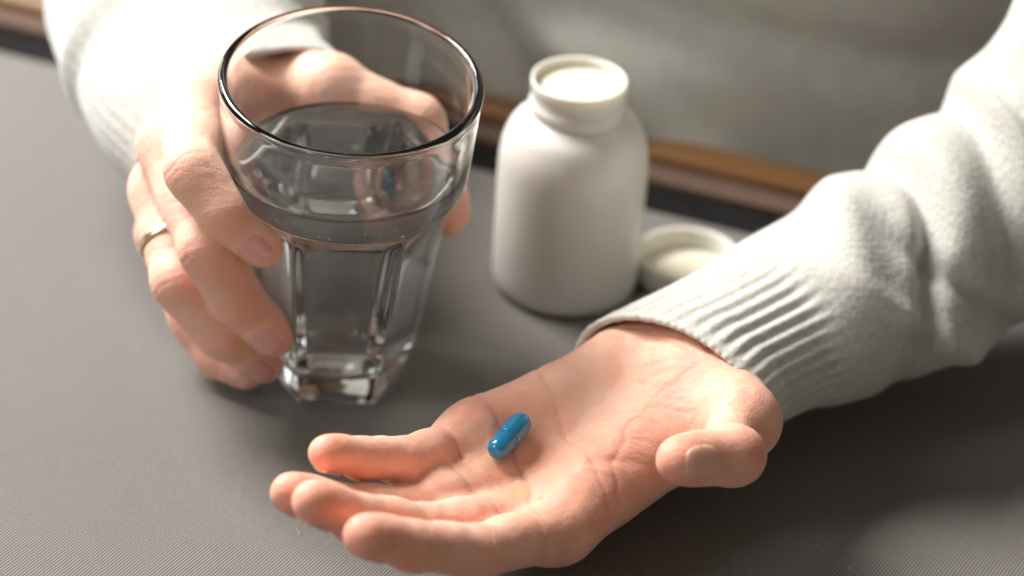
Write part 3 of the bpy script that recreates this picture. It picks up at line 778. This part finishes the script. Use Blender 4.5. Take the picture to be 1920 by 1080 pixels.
    p = Q[ii, jj]; tu = Q[ii + 1, jj] - p; tv = Q[ii, (jj + 1) % ns] - p
    nn = np.cross(tv, tu); nn /= np.linalg.norm(nn, axis=1, keepdims=True); cc = p - C[ii]; nn *= np.sign((nn * cc).sum(1, keepdims=True))
    tu /= np.linalg.norm(tu, axis=1, keepdims=True); tv /= np.linalg.norm(tv, axis=1, keepdims=True)
    an = r.uniform(0, 6.283, (m_, 1)); g = np.cos(an) * tu + np.sin(an) * tv; wd = np.cross(nn, g)
    L = r.uniform(.0012, .0038, (m_, 1)); hgt = r.uniform(.15, .75, (m_, 1)); bend = r.normal(0, .35, (m_, 1)); fv = []
    for t in (0, .4, .75, 1.0):
        q_ = p + g * L * t + nn * L * hgt * (t - .55 * t * t) * 1.3 + wd * bend * L * t * t - nn * .0002
        w_ = .00003 * (1 - .6 * t); fv += [q_ - wd * w_, q_ + wd * w_]
    fv = np.stack(fv, 1).reshape(-1, 3); b0 = np.arange(m_)[:, None] * 8
    ff = np.concatenate([b0 + np.array([2 * t, 2 * t + 1, 2 * t + 3, 2 * t + 2]) for t in range(3)])
    fo = link('wool_fuzz', mesh('wool_fuzz', fv, ff), M['knit']); fo['kind'] = 'stuff'; fo.parent = sw
    return co_, so

# torso: a rounded, folded front seen just past the table edge
def torso():
    nu, nz = 260, 150
    th = np.linspace(0, 2 * np.pi, nu, endpoint=False); zz = np.linspace(-.22, .34, nz)
    Z, TH = np.meshgrid(zz, th, indexing='ij')
    side = (E0 + E1) / 2 + en * .185 + ed * .045
    a = .205 + .02 * np.sin(Z * 5); b = .128 + .010 * np.cos((Z + .02) * 9)
    x = a * np.cos(TH); y = b * np.sin(TH)       # y<0 faces the table
    fold = 0
    for (x0, z0, x1, z1, w, am) in ((-.06, .08, .05, -.03, .012, -.016), (-.03, .09, .08, -.01, .016, .012), (-.10, .08, -.055, -.01, .022, .022), (.02, .06, .17, .035, .013, -.008), (.03, .10, .18, .075, .014, .008),
                                    (-.12, .05, -.06, -.05, .012, .009), (-.09, .09, -.04, -.06, .010, -.008), (.05, -.01, .16, -.03, .012, .007)):
        px, pz = x - x0, Z - z0; dx, dz = x1 - x0, z1 - z0; L2 = dx * dx + dz * dz; t = np.clip((px * dx + pz * dz) / L2, 0, 1)
        dd = np.hypot(px - t * dx, pz - t * dz); fold = fold + am * np.exp(-(dd / w) ** 2)
    s = 1 + (fold + .0012 * np.sin(x * 80 + Z * 30) + .001 * np.sin(Z * 90 - x * 20)) / .13 * (y < .02)
    taper = np.where(Z > .26, np.sqrt(np.clip(1 - ((Z - .26) / .081) ** 2, .0001, 1)), 1)
    x, y = x * s * taper, y * s * taper
    Xw = side[0] + ed[0] * x + en[0] * y; Yw = side[1] + ed[1] * x + en[1] * y
    return mesh('sweater', np.stack([Xw, Yw, Z], -1).reshape(-1, 3), ring_faces(nz, nu))
sw = P(link('sweater', torso(), M['knit'])); sw['label'] = 'pale grey knitted sweater'
def S_(o): o.parent = sw
# open hand's arm
folds = [(.082, .012, 1.6, 1.1, .011, .0070, .3), (.100, .016, 1.0, 1.5, .0052, -.0085, 1.0), (.121, .014, 1.5, 1.1, .013, .0065, 2.0), (.141, .012, 1.3, 1.3, .007, -.0050, .2),
         (.160, .010, 1.6, 1.1, .012, .0055, 1.0), (.092, -.03, -.1, .8, .006, .0048, 1.2), (.110, -.028, 0.1, .8, .0055, -.0065, 0)]
c1, s1 = sleeve('a', [(.0525, -.0365, .0335), (.0680, -.0180, .0335), (.0930, .0010, .0370), (.1190, .0170, .0420), (.1530, .0390, .0530), (.1850, .0585, .0730), (.2080, .0680, .1100), (.2200, .0820, .1700), (.2150, .1500, .2350), (.1750, .2500, .2700)],
                [.0392, .0352, .0325, .0335, .0360, .0390, .0420, .045, .050, .055], [.0262, .0250, .0262, .0310, .0350, .0390, .0420, .045, .050, .055], .046, 38, folds, 3, roll=.22, fuzz=42000)
S_(c1); S_(s1)
folds = [(.07, .01, 2.0, 1.5, .012, .004, 0), (.10, .015, 2.6, 1.5, .010, -.004, 1), (.14, .01, 2.2, 1.5, .014, .006, 2)]
c2, s2 = sleeve('b', [(-.0945, .0610, .0640), (-.1140, .0890, .0670), (-.1320, .1450, .0760), (-.1400, .2060, .0930), (-.1480, .2850, .1320), (-.1150, .3500, .1900)],
                [.0455, .0460, .0470, .0490, .0530, .0560], [.0360, .0390, .0440, .0490, .0530, .0560], .040, 44, folds, 6, ribamp=.2)
S_(c2); S_(s2)

# ------------------------------------------------------------------ capsule on the palm
def palm_z(x, y):
    z = np.arange(.075, .01, -.0002); p = np.column_stack([np.full(len(z), x), np.full(len(z), y), z]); i = np.argmax(FL.samp(p) < 0); return z[i]
ca, cb = V(-.0007, -.0806, 0), V(.0046, -.0700, 0)
RC = .0038
for q in (ca, cb): q[2] = palm_z(q[0], q[1]) + RC + .0001
mid = (ca + cb) / 2; mid[2] = max(mid[2], palm_z(mid[0], mid[1]) + RC)
dx = unit(cb - ca); cap = empty('capsule', tuple(mid)); cap.rotation_euler = Vector(dx).to_track_quat('Z', 'Y').to_euler()
tag(cap, 'glossy blue two-piece capsule lying in the open palm', 'capsule')
def dome(z0, z1, r, sgn):
    o = []
    for t in np.linspace(0, math.pi / 2, 14): o.append((r * math.sin(t), z1 + sgn * r * .98 * math.cos(t)))
    return o
HL = .0105 - RC
p1 = dome(0, HL, RC, 1) + [(RC, HL * .5), (RC, -.0012), (RC - .00006, -.0014), (RC - .00030, -.0014), (RC - .0004, .004)]
p2 = dome(0, -HL, RC - .00024, -1) + [(RC - .00024, -HL * .5), (RC - .00024, -.0013), (RC - .00028, .001)]
vs, fs = lathe(p1, 72); link('capsule_cap', mesh('capsule_cap', vs, fs[:, ::-1].copy()), M['blue2'], cap)
vs, fs = lathe(p2, 72); link('capsule_body', mesh('capsule_body', vs, fs), M['blue'], cap)
